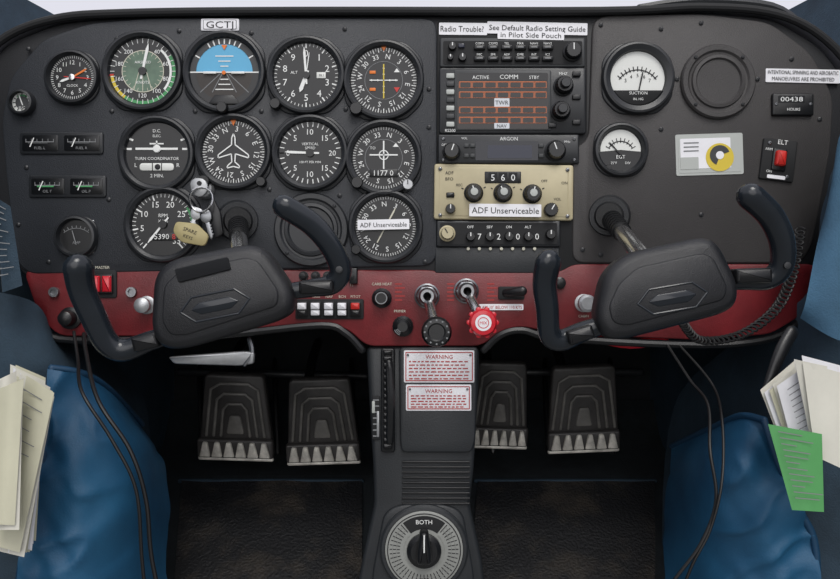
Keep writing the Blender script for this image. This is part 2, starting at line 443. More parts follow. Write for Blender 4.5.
# turn coordinator
c=(159,155);o,r,h=dial('turn_coordinator',*c,38)
o.bar(138,150,180,150,2.2,h+.8,w);o.bar(152,145,166,145,1.4,h+.8,w);o.lathe(159,150,[(4,h+.6),(3.4,h+1.4),(0,h+1.6)],w,20);o.bar(159,142,159,150,1.5,h+.8,w)
for a in (-90,-70,70,90):
    q=math.radians(a);o.bar(159+(r-6)*math.sin(q),150-(r-6)*math.cos(q),159+(r-1)*math.sin(q),150-(r-1)*math.cos(q),2,h,w)
o.text('D.C.',159,132,4.5,w,h);o.text('ELEC.',159,137,3.6,w,h)
o.prism(rrect(159,168,34,7.5,3.5),h,h+1.2,M['gauge'],.6);o.lathe(160,168,[(3,h+1),(2.4,h+2),(0,h+2.4)],M['ink'],16)
o.bar(155,164,155,172,.8,h+1.5,M['ink']);o.bar(164,164,164,172,.8,h+1.5,M['ink'])
o.text('TURN COORDINATOR',159,159.5,4.2,w,h+.2);o.text('L',138,166,5.5,w,h);o.text('R',180,166,5.5,w,h);o.text('2 MIN.',159,176.5,4.8,w,h);o.done()
# heading indicator
c=(235,153);o,r,h=dial('heading_indicator',*c,38)
o.ticks(*c,r-3,r-.3,72,h,w,.5);o.ticks(*c,r-4.5,r-.3,36,h+.1,w,.8);o.nums(*c,r-8,cmp_,7.5,h,w,-22,338,True)
pl=[(0,-18),(1.6,-14),(1.8,-7),(15,3),(15,6),(2,2),(1.5,10),(6,14),(6,16),(0,14.5)]
ol=pl+[(-x,y) for x,y in reversed(pl[1:-1])]
for i in range(len(ol)):
    a=ol[i];b=ol[(i+1)%len(ol)];o.bar(c[0]+a[0],c[1]+a[1],c[0]+b[0],c[1]+b[1],1.2,h+.8,w)
o.flat([(232,121.5),(238,121.5),(235,127)],h+.8,M['orange'])
o.knob(207,183,6.5,H,11,M['black']);o.knob(263,183,5,H,9,M['black']);o.done()
# VSI
c=(311,154);o,r,h=dial('vertical_speed_indicator',*c,38)
for s_ in (1,-1):
    o.ticks(*c,r-5,r-.5,16,h,w,.9,-90,-90+s_*170) if s_>0 else o.ticks(*c,r-5,r-.5,16,h,w,.9,-260,-90)
    o.nums(*c,r-10,['','5','10','15'],8,h,w,-90,-90+s_*135)
o.text('20',333,154,7.5,w,h);o.text('0',289,154,8,w,h);o.text('VERTICAL',311,145,3.8,w,h);o.text('SPEED',311,149,3.8,w,h);o.text('100 FT PER MIN',311,163,3.2,w,h)
o.needle(*c,-88,r-6,2.6,h+1,w,9);o.lathe(*c,[(4,h),(4,h+2),(0,h+2)],M['black'],16);o.done()
# VOR
c=(384,159);o,r,h=dial('vor_indicator',*c,38)
o.ticks(*c,r-3,r-.3,72,h,w,.5);o.nums(*c,r-7.5,cmp_,7,h,w,14,374,True);o.arc(*c,r-12.7,r-12.2,0,360,h,M['dim'],40)
o.bar(384,142,384,170,1.4,h+.6,w);o.bar(370,156,398,156,1.4,h+.6,w);o.arc(384,156,4,5,0,360,h,w,20)
o.text('TO',373,149,4,w,h);o.flat([(393,148),(399,148),(396,144)],h+.4,w)
o.box(384,174,28,8,h,h+1,M['black'],1,.3);o.text('1177 0',384,174,7.5,w,h+1.3);o.knob(358,184,6,H,10,M['black']);o.knob(408,186,5.5,H,10,M['alu'],M['ink']);o.done()
# tachometer
c=(165,225);o,r,h=dial('tachometer',*c,38)
o.ticks(*c,r-4,r-.5,35,h,w,.6,-140,140);o.ticks(*c,r-6,r-.5,7,h+.1,w,1.4,-140,140)
o.nums(*c,r-10,['','5','10','15','20','25','30','35'],8.5,h,w,-140,140);o.arc(*c,r-3,r-.8,55,98,h+.3,M['green']);o.arc(*c,r-5,r-.5,100,103,h+.4,M['redp'],4)
o.text('RPM',165,216,5,w,h);o.text('X 100',165,221.5,4,w,h)
o.box(167,237,26,8,h,h+.8,M['black'],1,.2);o.text('5390',164,237,7.5,w,h+1);o.text('8',176,237,7.5,M['redp'],h+1)
o.needle(*c,-141,r-7,2.4,h+1,w,9);o.lathe(*c,[(4,h),(4,h+2),(0,h+2)],M['black'],16);o.done()
# ADF indicator
c=(386,227);o,r,h=dial('adf_indicator',*c,37)
o.ticks(*c,r-3,r-.3,72,h,w,.5);o.nums(*c,r-7.5,cmp_,7,h,w,-4,356,True);o.needle(*c,28,r-9,1.6,h+.8,M['cream'],18)
o.prism(rrect(384,225.5,51,10,1,-.02),h+5.5,h+6.2,M['label']);o.text('ADF Unserviceable',384,225.7,6.4,M['ink'],h+6.5,width=46,rot=-.02);o.knob(357,250,5,H,9,M['black']);o.done()
o,r,h=dial('suction_gauge',25,104,13,'gauge',sq=False,rim=3)
o.arc(25,104,0,r-3.5,0,360,h,M['hub']);o.ticks(25,104,r-3.5,r-1,12,h+.1,M['ink'],.8);o.arc(25,104,r-3.5,r-2,-40,40,h,M['green']);o.needle(25,104,-20,r-2,1.3,h+.6,w,3);o.text('SUC',25,109,3.4,w,h+.3);o.done()
def wingauge(name,x0,y0,x1,y1,la,lb,gc):
    o=O(name);o.prism(rrect((x0+x1)/2,(y0+y1)/2,x1-x0+4,y1-y0+4,3),H-1,H+2,M['bez'],.8)
    mid=(x0+x1)/2
    for a,b,l in ((x0+1,mid-3,la),(mid+3,x1-1,lb)):
        o.prism(rrect((a+b)/2,(y0+y1)/2,b-a,y1-y0-2,2),H+1,H+2.4,M['face'],.2)
        yb=y1-8
        o.bar(a+4,yb-2,b-4,yb-2,.7,H+2.9,M['dim']);o.bar(a+6,yb-1,b-10,yb-1,1.6,H+2.8,gc)
        for i in range(6):
            x=a+4+(b-a-8)*i/5;o.bar(x,yb-5,x,yb-1.5,.6,H+3,M['dim'])
        o.bar(a+8,yb+3,a+12,yb-6,1,H+3.2,w);o.text(l,(a+b)/2,y1-4,3.8,M['dim'],H+3)
    o.done()
wingauge('fuel_quantity_gauge',24,135,103,153,'FUEL L','FUEL R',M['hub'])
wingauge('oil_gauge',33,178,106,196,'OIL T','OIL P',M['green'])
o,r,h=dial('ammeter_gauge',79,237,21,'face',sq=True,rim=4.5)
o.arc(79,248,19,19.6,-40,40,h,M['dim']);o.ticks(79,248,19,22,6,h,M['dim'],.8,-35,35);o.bar(79,245,75,231,.9,h+.5,M['dim']);o.text('AMP',79,243,4,M['dim'],h);o.done()
def blank(name,cx,cy,R,m='cover'):
    o=O(name)
    o.lathe(cx,cy,[(R,H),(R,H+3),(R-1.5,H+5),(R-6,H+5),(R-8,H+3.2),(R-10,H+3),(R-11,H+5),(R-14,H+5.5),(R-15.5,H+3.5),(0,H+3.5)],M[m],64)
    for a in (45,135,225,315):
        a=math.radians(a);o.screw(cx+(R-4)*math.cos(a),cy+(R-4)*math.sin(a),H+5,1.8,M['bez'])
    o.done()
blank('blank_instrument_cover',312,230,37,'bez');blank('blank_instrument_cover',716,83,37,'panelR')
o=O('tail_number_placard');o.prism(rrect(221,26,38,12,1.5),H-.5,H+1,M['label'],.3);o.prism(rrect(221,26,33,9.4,1),H+.9,H+1.3,M['matte']);o.prism(rrect(221,26,32,8.6,1),H+1.2,H+1.6,M['label']);o.text('GCTJ',221,26.2,9.5,M['ink'],H+1.9,width=27);o.done()
o,r,h=dial('vacuum_gauge',636,80,36,'gauge',rim=9)
o.arc(636,94,22,23,-55,55,h,M['ink']);o.ticks(636,94,21,26,10,h+.1,M['ink'],.9,-50,50);o.nums(636,94,17,['3','4','5','6','7'],5,h,M['ink'],-45,45);o.needle(636,97,12,26,1.6,h+1,M['ink'],0)
o.prism([p for p in circ(636,80,r,40)[3:18]],h,h+2,M['matte'],.4);o.text('SUCTION',636,95,4.2,w,h+2.3);o.text('IN. HG',636,101,3.4,w,h+2.3);o.done()
o,r,h=dial('exhaust_temperature_gauge',619,151,27,'face',rim=6)
o.arc(619,151,0,r-1,-95,95,h+.1,M['gauge'],30);o.arc(619,156,13,14,-60,60,h+.4,M['ink']);o.ticks(619,156,12,17,8,h+.4,M['ink'],.8,-60,60);o.needle(619,156,-42,17,1.5,h+1,M['ink'],2)
o.text('EGT',619,158,5,w,h+1);o.text('25°F',612,164,3.4,w,h+1);o.text('DIV',626,164,3.4,w,h+1);o.knob(606,169,3,H+3,5,M['black']);o.done()
o=O('panel_sticker');o.prism(rrect(708,155,67,41,2,-.03),H,H+.8,M['greysil'])
o.prism(rrect(708,155,62,36,2,-.03),H+.7,H+1.1,M['greysil']);o.prism(rrect(704,154,50,30,1,-.03),H+1,H+1.3,M['label']);o.prism(rrect(688,164,18,12,1,-.03),H+1.2,H+1.5,M['greysil'])
o.arc(718,158,0,14,0,360,H+1.6,M['yellow'],30);o.arc(718,156,4,10,200,430,H+1.9,M['hub'],24);o.arc(718,156,0,4,0,360,H+2,M['label'],20)
for j in range(3):o.bar(682,144+j*4,697,143.5+j*4,1.2,H+1.6,M['dim'])
o.done()
o=O('aerobatics_placard');o.prism(rrect(801,77,74,13.5,1,.02),H,H+.9,M['label']);o.text('INTENTIONAL SPINNING AND AEROBATIC',801,73.8,5.4,M['ink'],H+1.4,width=70,rot=.02);o.text('MANOEUVRES ARE PROHIBITED',801,80.2,5.4,M['ink'],H+1.4,width=62,rot=.02);o.done()
o=O('hour_meter');o.prism(rrect(790,106,41,22,2),H,H+4,M['black'],1.2);o.prism(rrect(788,101,26,7,1),H+3.8,H+4.4,M['face']);o.text('00438',788,101,6.6,w,H+4.7,width=22);o.text('HOURS',790,111,4,w,H+4.5)
for x in(773,807):o.screw(x,106,H+4,1.6)
o.done()
o=O('elt_switch');o.prism(rrect(776,161,34,41,2,.12),H,H+3,M['matte'],1);o.text('ELT',780,143.5,6.5,w,H+3.4,rot=.12)
for a,t in ((150,'ARM'),(172,'ON')):
    o.text(t,766,a,3.6,w,H+3.4,rot=.12)
o.prism(rrect(776,161,14,22,2,.12),H+3,H+5,M['black'],.8);o.prism(rrect(776,160,10,15,2,.12),H+5,H+10,M['redp'],2)
o.prism(rrect(773,178,18,3.5,1,.12),H+3,H+3.6,M['label']);o.screw(767,144,H+3,1.8);o.screw(784,178,H+3,1.8);o.done()

# ============================================================ RADIO STACK
o=O('radio_notice_label')
o.prism(rrect(463,29.5,48,12,1,.01),1.2,2,M['label']);o.text('Radio Trouble?',462,29.5,8,M['ink'],2.4,width=43,rot=.01)
o.prism(rrect(537,29,100,12,1,.02),1.4,2.1,M['label']);o.text('See Default Radio Setting Guide',537,29,7.4,M['ink'],2.5,width=96,rot=.02)
o.prism(rrect(530,37.5,66,8,1,.02),5.6,6.1,M['label']);o.text('in Pilot Side Pouch',530,37.2,7.2,M['ink'],6.4,width=60,rot=.02);o.done()
o=O('audio_selector_panel');o.prism(rrect(512,54,144,29,2),0,6-.6,M['hub'],1.2);o.prism(rrect(512,54.5,138,23,2),5.2,6,M['matte'])
for i in range(6):
    for j,y in enumerate((50,61)):
        x=479+i*13.5;o.box(x,y,11,4.6,6,9,M['black'],1,.8);o.bar(x-3,y,x+3,y,1,9.3,M['dim'])
        o.text(['COM1','COM2','TEL','MKR','NAV1','NAV2'][i] if j==0 else ['MIC','SPR','ADF','DME','INT','ICS'][i],x,y-4.4,3.2,w,7)
for x,y,r_ in((452,49,4),(462,60,4),(450,60,3)):o.knob(x,y,r_,6,5,M['black'],w)
o.knob(571,54,8,6,9,M['black'],w,skirt=9.5);o.box(461,48,6,4,6,8,M['lcdb'],.5,.3);o.done()
o=O('gps_comm_unit');o.prism(rrect(512,102,146,66,3),0,6,M['bez'],1.5);o.prism(rrect(502,102,96,60,2),5.9,7,M['hub'],.6);o.prism(rrect(502,103,90,55,1),6.9,7.3,M['screen'])
o.prism(rrect(502,79,88,8,0.5),7.2,7.6,M['face']);o.text('ACTIVE',480,79.5,5,w,8);o.text('COMM',508,79,6,w,8);o.text('STBY',533,79.5,4.5,w,8)
for y in (87,97,112,122):o.prism(rrect(502,y,87,6,.3),7.3,7.7,M['screeno'])
for i in range(7):
    for y in (87,97,112,122):
        o.prism(rrect(465+i*12.4,y,10.2,4.6,1),7.5,8,M['screen'])
for y in(87,97,112,122):o.bar(459,y-3,545,y-3,.7,8,M['screenl'])
o.prism(rrect(501,104.5,15,8.5,.5),7.4,7.9,M['screent']);o.text('TWR',501,104.6,5.8,M['ink'],8.2)
o.prism(rrect(501,127.5,15,5.5,.5),7.4,7.9,M['screent']);o.text('NAV',501,127.6,4.8,M['ink'],8.2)
for i in range(7):o.box(450,78+i*8,8,5,6,8.5,M['hub' if i%2 else 'greysil'],1,.6)
o.knob(562,88,8.5,6,11,M['black'],None,skirt=10);o.knob(562,88,5,16,6,M['bez']);o.knob(559,113,8.5,6,11,M['black'],None,skirt=10);o.knob(559,113,5,16,6,M['bez'])
for x,y in((575,76),(575,99),(575,124),(551,127)):o.box(x,y,8,5,6,8.5,M['black'],1,.6)
o.text('RS200',450,132,4.2,w,7.5);o.text('MHZ',562,75.5,4,w,6.6);o.done()
o=O('vhf_transceiver');o.prism(rrect(508,150,140,29,2),0,6,M['bez'],1.2);o.prism(rrect(506,152,62,19,1),5.8,6.6,M['lcd']);o.prism(rrect(509,153,44,13,1),6.5,6.9,M['lcdb'])
o.text('ARGON',508,140,5,w,6.6)
o.text('888.88',509,153.5,8,M['lcdt'],7.2,width=30) if False else None
o.knob(451,153,8,6,10,M['black'],w,20,skirt=9);o.knob(554,152,9,6,10,M['black'],w,-20,skirt=10.5)
for x in(466,472,540):o.box(x,147,5,4,6,8,M['hub'],.8,.5);o.box(x,157,5,4,6,8,M['hub'],.8,.5)
o.text('OFF',444,146,3.2,w,6.6);o.text('VOL',464,139.5,3.2,w,6.6);o.text('MHz',566,143,3.2,w,6.6)
for x,y in((443,140),(573,140),(443,161),(573,161)):o.screw(x,y,6,1.6)
o.done()
o=O('adf_receiver');o.prism(rrect(503,193,138,55,3,.01),0,7,M['beige'],1.5);o.prism(rrect(503,193,128,48,2,.01),6.9,7.5,M['beige'],.3)
o.prism(rrect(502,178.5,36,11.5,1),7.4,8.2,M['black'],.3)
for i,t in enumerate('560'):
    o.prism(rrect(492+i*10,178.5,8.5,9,.6),8.1,8.6,M['matte']);o.text(t,492+i*10,178.8,9,w,8.9)
for x,y in((473,194),(502,194),(531,195)):
    o.lathe(x,y,[(9.5,7),(9.5,9),(8,10)],M['black'],36);o.knob(x,y,7.8,9,9,M['black'],w,random.uniform(-40,40));o.lathe(x,y,[(4,18),(3.6,20),(0,20.4)],M['greysil'],20)
    o.bar(x-12,y-5,x-10,y-4,1,8,M['ink']);o.bar(x+10,y-5,x+12,y-6,1,8,M['ink'])
o.knob(450,210,5,7,8,M['black'],w);o.knob(549,211,7,7,9,M['black'],w,30);o.text('BFO',449,180,4.4,M['ink'],8);o.text('ADF',449,174,4.4,M['ink'],8);o.text('REC',459,186,3.6,M['ink'],8);o.text('VOL',556,200,3.8,M['ink'],8)
o.box(450,196,8,5,7,9.5,M['black'],1,.8)
o.text('ON',563,184,4,M['ink'],8);o.text('OFF',543,182,3.6,M['ink'],8)
for x,y in((440,170),(566,171),(440,216),(566,217)):o.screw(x,y,7.5,1.9)
o.prism(rrect(504,211.5,71,12.5,1,.01),11,11.8,M['label']);o.text('ADF Unserviceable',504,211.7,8.6,M['ink'],12.1,width=66,rot=.01);o.done()
o=O('transponder');o.prism(rrect(498,234,123,26,2),0,6,M['bez'],1.2);o.prism(rrect(498,234,116,21,1.5),5.9,6.5,M['matte'])
for i,t in enumerate('7200'):
    x=472+i*19;o.text(t,x+7,237,8.6,w,7);o.knob(x-2,237,4.6,6.3,6,M['black'],w)
for i,t in enumerate(('OFF','SBY','ON','ALT')):o.text(t,470+i*19,227.5,3.8,w,7)
o.knob(447,234,6.5,6,9,M['beige'],M['ink'],-30,skirt=8);o.knob(549,235,5,6,7,M['black'],w)
for i in range(7):o.lathe(468+i*11,249,[(1.6,1.5),(1.6,4.5),(0,5)],M['cream'],10)
o.done()

# ============================================================ LOWER SWITCHES & CONTROLS
h2=2.0
o=O('master_switch');o.prism(rrect(104,284,28,28,3),h2,h2+2,M['matte'],.6);o.box(104,284,22,20,h2+2,h2+4,M['black'],2,1)
o.prism(rrect(98.5,284,9,16,1),h2+4,h2+8,M['redk'],1.5);o.prism(rrect(109.5,284,9,16,1),h2+4,h2+7,M['redk'],1.5);o.text('MASTER',104,267.5,4,M['cream'],h2+1.6);o.done()
o=O('push_pull_knob');o.lathe(148,305,[(9,h2),(9,h2+2),(7,h2+3),(5,h2+3),(5,h2+10),(7.5,h2+11),(7.5,h2+16),(5,h2+18),(0,h2+18.5)],M['alu'],32);o.done()
o=O('headset_jack_panel');o.lathe(72,318,[(11,h2),(11,h2+3),(8,h2+4),(7,h2+14),(4,h2+16),(0,h2+16)],M['black'],32);o.lathe(56,292,[(5,h2),(5,h2+4),(3,h2+4),(3,h2+2),(0,h2+2)],M['steel'],20);o.lathe(133,292,[(5,h2),(5,h2+4),(3,h2+4),(3,h2+2),(0,h2+2)],M['steel'],20);o.done()
o=O('rocker_switch_bank')
o.prism(rrect(330,309,68,20,2),h2,h2+2,M['matte'],.6)
for i in range(5):
    x=303+i*13.2
    o.prism(rrect(x,309,11,15,1.5),h2+2,h2+4,M['black'],.6);o.prism(rrect(x,306,8.5,6.5,1),h2+4,h2+8,M['label' if i<4 else 'redp'],1);o.prism(rrect(x,312.5,8.5,5.5,1),h2+4,h2+6.5,M['label' if i in(1,2,3) else 'black'],1)
for i,t in enumerate(('LAND','TAXI','NAV','BCN','PITOT')):o.text(t,303+i*13.2,296.5,3.6,M['cream'],h2+.4)
o.done()
o=O('circuit_breaker_bank')
for x in(304,316,328,340,352):
    o.lathe(x,276,[(4.6,h2),(4.6,h2+2.5),(3.2,h2+2.5),(3,h2+7),(0,h2+7.5)],M['black'],18);o.lathe(x,276,[(4.8,h2),(4.8,h2+1),(4.6,h2+1.2)],M['steel'],18)
    o.text(random.choice(['10','15','5','20']),x,285,3.6,M['cream'],h2+.4)
o.box(354,276,8,16,h2,h2+6,M['black'],1.5,1)
o.done()
o=O('carburettor_heat_knob')
o.lathe(382,298,[(10,h2),(10,h2+4),(7.5,h2+6),(7.5,h2+12),(6,h2+14),(0,h2+14)],M['black'],36,kn=.03);o.text('CARB HEAT',382,284,3.8,M['cream'],h2+.4)
o.arc(382,298,5,6,0,360,h2+14.3,M['dim'],20);o.done()
o=O('primer_knob');o.lathe(403,326,[(10.5,h2),(10.5,h2+5),(8,h2+7),(8,h2+13),(5,h2+16),(0,h2+16)],M['black'],36,kn=.04);o.text('PRIMER',400,311,3.6,M['cream'],h2+.4)
for i in range(3):o.arc(403,326,5+i*1.5,5.6+i*1.5,200,250,h2+16.4,M['dim'],6)
o.done()
def pushpull(name,x,y,dx,dy,km,kr,ln):
    o=O(name)
    o.lathe(x,y,[(12.5,h2),(12.5,h2+2),(11,h2+3)],M['steel'],40)
    o.prism([(x+11*math.cos(a*math.pi/3),y+11*math.sin(a*math.pi/3)) for a in range(6)],h2+2,h2+9,M['steel'],1.5)
    o.lathe(x,y,[(8.5,h2+9),(8.5,h2+18),(6.5,h2+21),(4,h2+21)],M['steel'],32)
    o.tube([(x,y,h2+10),(x+dx,y+dy,h2+ln)],[5,5],M['chrome'],18,1)
    X=x+dx;Y=y+dy;hh=h2+ln
    o.lathe(X,Y,[(5,hh-8),(8,hh-4),(kr*.96,hh),(kr,hh+4),(kr,hh+12),(kr*.86,hh+15),(kr*.6,hh+15.5),(kr*.5,hh+14.5),(0,hh+14.5)],km,40,kn=.02)
    return o,X,Y,hh+15.8
o,X,Y,hh=pushpull('throttle_control',427,296,8,32,M['black'],14,56)
for i in range(12):
    a=2*math.pi*i/12;o.bar(X+10*math.cos(a),Y+10*math.sin(a),X+11.5*math.cos(a),Y+11.5*math.sin(a),1.5,hh,M['dim'])
o.done()
o,X,Y,hh=pushpull('mixture_control',466,291,12,29,M['redk'],13,46)
for i in range(10):
    a=2*math.pi*i/10;o.lathe(X+12.5*math.cos(a),Y+12.5*math.sin(a),[(2.4,hh-15),(2.4,hh-5),(0,hh-4)],M['redk'],10)
o.arc(X,Y,0,7.5,0,360,hh,M['label'],24);o.arc(X,Y,4.5,5.2,0,360,hh+.3,M['redk'],24);o.text('MIX',X,Y,4,M['redk'],hh+.4);o.done()
o=O('flap_switch');o.prism(rrect(511,293,26,13,2),h2,h2+2.5,M['matte'],.8);o.tube([(504,293,h2+2),(512,292,h2+10),(520,291,h2+13)],[3.6,4,5],M['black'],12,4,asp=.7);o.prism(rrect(500,307,46,6,1),h2,h2+.7,M['label']);o.text('FLAPS 10° BELOW 110 KTS',500,307.2,4.4,M['redink'],h2+1,width=43);o.done()
o=O('cabin_air_knob');o.lathe(583,303,[(9,h2),(9,h2+2),(5,h2+3),(5,h2+12),(8.5,h2+13),(8.5,h2+19),(6,h2+21),(0,h2+21)],M['alu'],32);o.text('CABIN',583,316,3.6,M['cream'],h2+.4);o.done()
o=O('cabin_heat_knob');o.lathe(559,283,[(6,h2),(6,h2+3),(4,h2+4),(4,h2+10),(0,h2+11)],M['black'],24);o.done()
# ignition lock + keys
o=O('ignition_switch_keys')
o.lathe(206,190,[(10,H),(10,H+4),(8,H+7),(4,H+7.5),(0,H+7.5)],M['alu'],32);o.prism(rrect(205,190,3,13,1,.2),H+7,H+22,M['chrome'],.5)
o.prism(roundpoly([(197,186),(203,181),(213,183),(216,193),(209,201),(200,198)],5),H+20,H+23,M['alu'],.7);o.prism(circ(207,187,2.4,12),H+22.6,H+23.4,M['ink'])
rg=[(209+11*math.cos(a*math.pi/8),203+12*math.sin(a*math.pi/8),H+24+2*math.sin(a*.8)) for a in range(17)];o.tube(rg,1.1,M['chrome'],6,1,caps=False)
o.prism(roundpoly([(213,206),(220,202),(226,214),(229,236),(221,240),(216,222)],3),H+16,H+19,M['black'],.8)
def key(x,y,rot,m):
    c_,s_=math.cos(rot),math.sin(rot)
    def T(P):return [(x+a*c_-b*s_,y+a*s_+b*c_) for a,b in P]
    o.prism(roundpoly(T([(-5,-7),(5,-7),(6,0),(3,5),(-3,5),(-6,0)]),3),H+20,H+22,m,.5)
    o.prism(T([(-2,4),(2,4),(2,19),(0,22),(-2,19)]),H+20,H+21.6,m,.3)
    for i in range(4):o.prism(T([(1.8,7+i*3),(3.4,7.8+i*3),(1.8,9+i*3)]),H+20,H+21.4,m)
key(203,217,.35,M['alu']);key(213,220,-.25,M['steel'])
o.prism(roundpoly([(185,224),(205,226),(217,238),(213,248),(190,244),(182,234)],4),H+23,H+26,M['tag'],.8);o.text('SPARE',199,233,5,M['ink'],H+26.3,rot=.35);o.text('KEYS',197,239,4.4,M['ink'],H+26.3,rot=.35)
o.done()

# ============================================================ YOKES
def yoke(hub,pad,hexc,hexr,lh,lr,rh,rr_,collar,att,blk,velcro=None):
    y0=-165;o=O('control_yoke',y0)
    hp=roundpoly(hub,15,6)
    o.prism(offs(hp,3),-16,2,M['yoke'],4);o.prism(hp,0,24,M['yoke'],9)
    o.prism(roundpoly(pad,6),22,25.5,M['yoke'],2)
    if velcro:o.prism(roundpoly(velcro,2),23,27.5,M['velcro'],.8)
    c,s_=math.cos(hexr),math.sin(hexr)
    def hx(a,b):
        P=[(-a,0),(-a*.62,-b),(a*.62,-b),(a,0),(a*.62,b),(-a*.62,b)]
        return [(hexc[0]+x*c-y*s_,hexc[1]+x*s_+y*c) for x,y in P]
    A=hx(34,12)
    for i in range(6):
        a=A[i];b=A[(i+1)%6];o.tube([(a[0],a[1],25),(b[0],b[1],25)],1.3,M['yokeg'],8,1)
    o.prism(roundpoly(hx(24,6),2),24,26.2,M['yokeg'],1.0)
    o.tube(lh,lr,M['yokeg'],20,7,asp=.85);o.tube(rh,rr_,M['yokeg'],20,7,asp=.85)
    for b in blk:
        o.prism(rrect(*b),-2,16,M['black'],3)
    o.lathe(rh[3][0],rh[3][1],[(3.4,rh[3][2]+8),(3.4,rh[3][2]+13),(0,rh[3][2]+13.6)],M['bez'],16)
    k=o.k
    def tf(px,py,y):
        K=(D+y)/D
        return (CX+(px-CX)*K/k,CY+(py-CY)*K/k,(y0-y)/k)
    a=tf(collar[0],collar[1],-4);b=(att[0],att[1],-12)
    o.tube([a,b],[9.5,9.5],M['chrome'],24,1)
    n=9
    for i in range(n):
        t=.02+.4*i/n;p=Vector(a).lerp(Vector(b),t);q=Vector(a).lerp(Vector(b),t+.018)
        o.tube([p,q],[13-i*.2]*2,M['black'],20,1,caps=False)
    o.tube([tf(collar[0],collar[1],-2),tf(collar[0],collar[1],-12)],[27,24],M['bez'],40,1,caps=False)
    o.tube([tf(collar[0],collar[1],-10),tf(collar[0],collar[1],-20)],[19,16],M['black'],40,1,caps=False)
    o.done()
yoke([(160,276),(176,260),(252,245),(270,250),(297,290),(297,310),(283,320),(190,348),(168,347),(157,330)],
     [(172,286),(186,272),(252,258),(264,262),(284,292),(282,306),(194,334),(178,334),(170,320)],(222,305),-.2,
     [(185,330,2),(150,341,0),(124,350,0),(109,342,5),(99,315,14),(92,290,22),(92,269,30)],[9,10,11.5,12,12.5,13,14],
     [(280,293,2),(312,288,0),(332,284,0),(341,270,5),(333,248,14),(315,226,22),(290,210,30)],[8,9,10.5,11.5,11.5,12,12],
     (238,221),(238,268),[(318,287,34,13,3,-.03),(150,341,26,15,3,-.25)],
     velcro=[(183,270),(234,258),(238,270),(187,283)])
yoke([(600,272),(622,254),(695,238),(711,243),(731,284),(730,303),(717,313),(617,339),(600,337),(590,318)],
     [(612,284),(630,268),(692,254),(704,258),(718,288),(714,300),(620,325),(606,322),(602,306)],(664,298),-.17,
     [(612,322,2),(584,331,0),(562,340,0),(549,334,5),(545,308,14),(541,284,22),(543,264,30)],[9,10,11,11.5,12,12.5,13.5],
     [(716,282,2),(746,281,0),(768,279,0),(779,266,5),(775,242,14),(760,218,22),(737,200,30)],[8,9,10.5,11.5,12,12.5,13],
     (609,216),(650,262),[(748,276,36,15,3,-.03),(578,334,26,14,3,-.3)])
# ============================================================ PEDESTAL
o=O('center_pedestal')
pd=[(366,346),(480,346),(478,400),(474,470),(470,505),(482,560),(492,640),(348,640),(362,560),(374,505),(373,470),(369,400)]
o.prism(roundpoly(pd,8),-330,-2,M['ped'],4)
o.prism(roundpoly([(399,347),(478,347),(475,440),(471,452),(402,452),(400,440)],5),-2,4,M['ped'],2)
o.prism(rrect(388,400,14,104,3),-3,3,M['black'],1.5)
for i in range(9):
    y=462+i*5.2;o.box(436,y,68,2,-2,.6,M['black'],.6,.4)
o.prism(roundpoly([(384,512),(400,504),(446,504),(463,512),(474,575),(470,640),(376,640),(372,575)],10),-2,3,M['ped'],2)
o.done()
o=O('elevator_trim_wheel')
for i in range(16):
    y=352+i*6.2;o.box(388,y,9,5,0,7,M['black'],1,1.4)
o.prism(rrect(388,400,8,98,3),0,5.5,M['matte'],1.5)
o.tube([(389,362,4),(391,400,9),(390,440,5)],[4,4.5,4],M['black'],10,4);o.done()
o=O('trim_position_indicator');o.prism(rrect(376,418,8,44,1.5),-2,0,M['matte'],.6)
for i in range(7):o.bar(373,400+i*6,379,400+i*6,1.2,.4,M['dim'])
o.prism(rrect(373.5,407,3,12,1),0,1.6,M['greysil'],.4);o.prism(rrect(378,424,2.6,26,1),0,1,M['alu'],.4);o.done()
def placard(x0,y0,x1,y1,rows,head):
    o=O('warning_placard');cx=(x0+x1)/2;cy=(y0+y1)/2;W=x1-x0;HH=y1-y0
    o.prism(rrect(cx,cy,W,HH,1.5,.0),4,5,M['label'],.2)
    for a in((x0+2,y0+2,x1-2,y0+2),(x0+2,y1-2,x1-2,y1-2),(x0+2,y0+2,x0+2,y1-2),(x1-2,y0+2,x1-2,y1-2)):o.bar(*a,.9,5.3,M['redink'])
    o.text(head,cx,y0+6.3,5.6,M['redink'],5.4);st=y0+11.5
    n=rows
    for i in range(n):
        y=st+i*(y1-3.5-st)/max(1,n-1)-.4;x=x0+5
        while x<x1-8:
            l=random.uniform(2,6);l=min(l,x1-5-x);o.bar(x,y,x+l,y,1.1,5.4,M['redink']);x+=l+1.4
    for x in(x0+4,x1-4):o.screw(x,y0+4.5,5,1.2)
    o.done()
placard(404,350,474,382,6,'WARNING');placard(406,384,471,410,5,'WARNING')
o=O('fuel_selector_valve')
c=(424,547)
o.lathe(*c,[(44,2),(44,6),(42,8),(39,8.5)],M['ped'],64);o.lathe(*c,[(38.5,7),(38.5,8.6),(37,9.4),(0,9.4)],M['selplate'],64)
o.arc(*c,35.5,36.5,0,360,9.8,M['ink'],60);o.arc(*c,21,34,-38,38,9.7,M['matte'],20);o.ticks(*c,24,34,36,9.9,M['ink'],.8,42,318)
for rr in(20,27,31):o.arc(*c,rr,rr+.5,42,318,10,M['selplate'],40)
o.text('BOTH',424,519,6.2,w,10.1);o.text('OFF',424,576,5.4,M['ink'],10.1)
o.lathe(*c,[(17,9),(17,13),(13,16),(0,16)],M['black'],40)
o.prism(roundpoly([(417,556),(417,545),(420,524),(428,524),(431,545),(431,556)],4),14,28,M['black'],4);o.bar(424,526,424,543,1.2,28.3,w)
o.done()

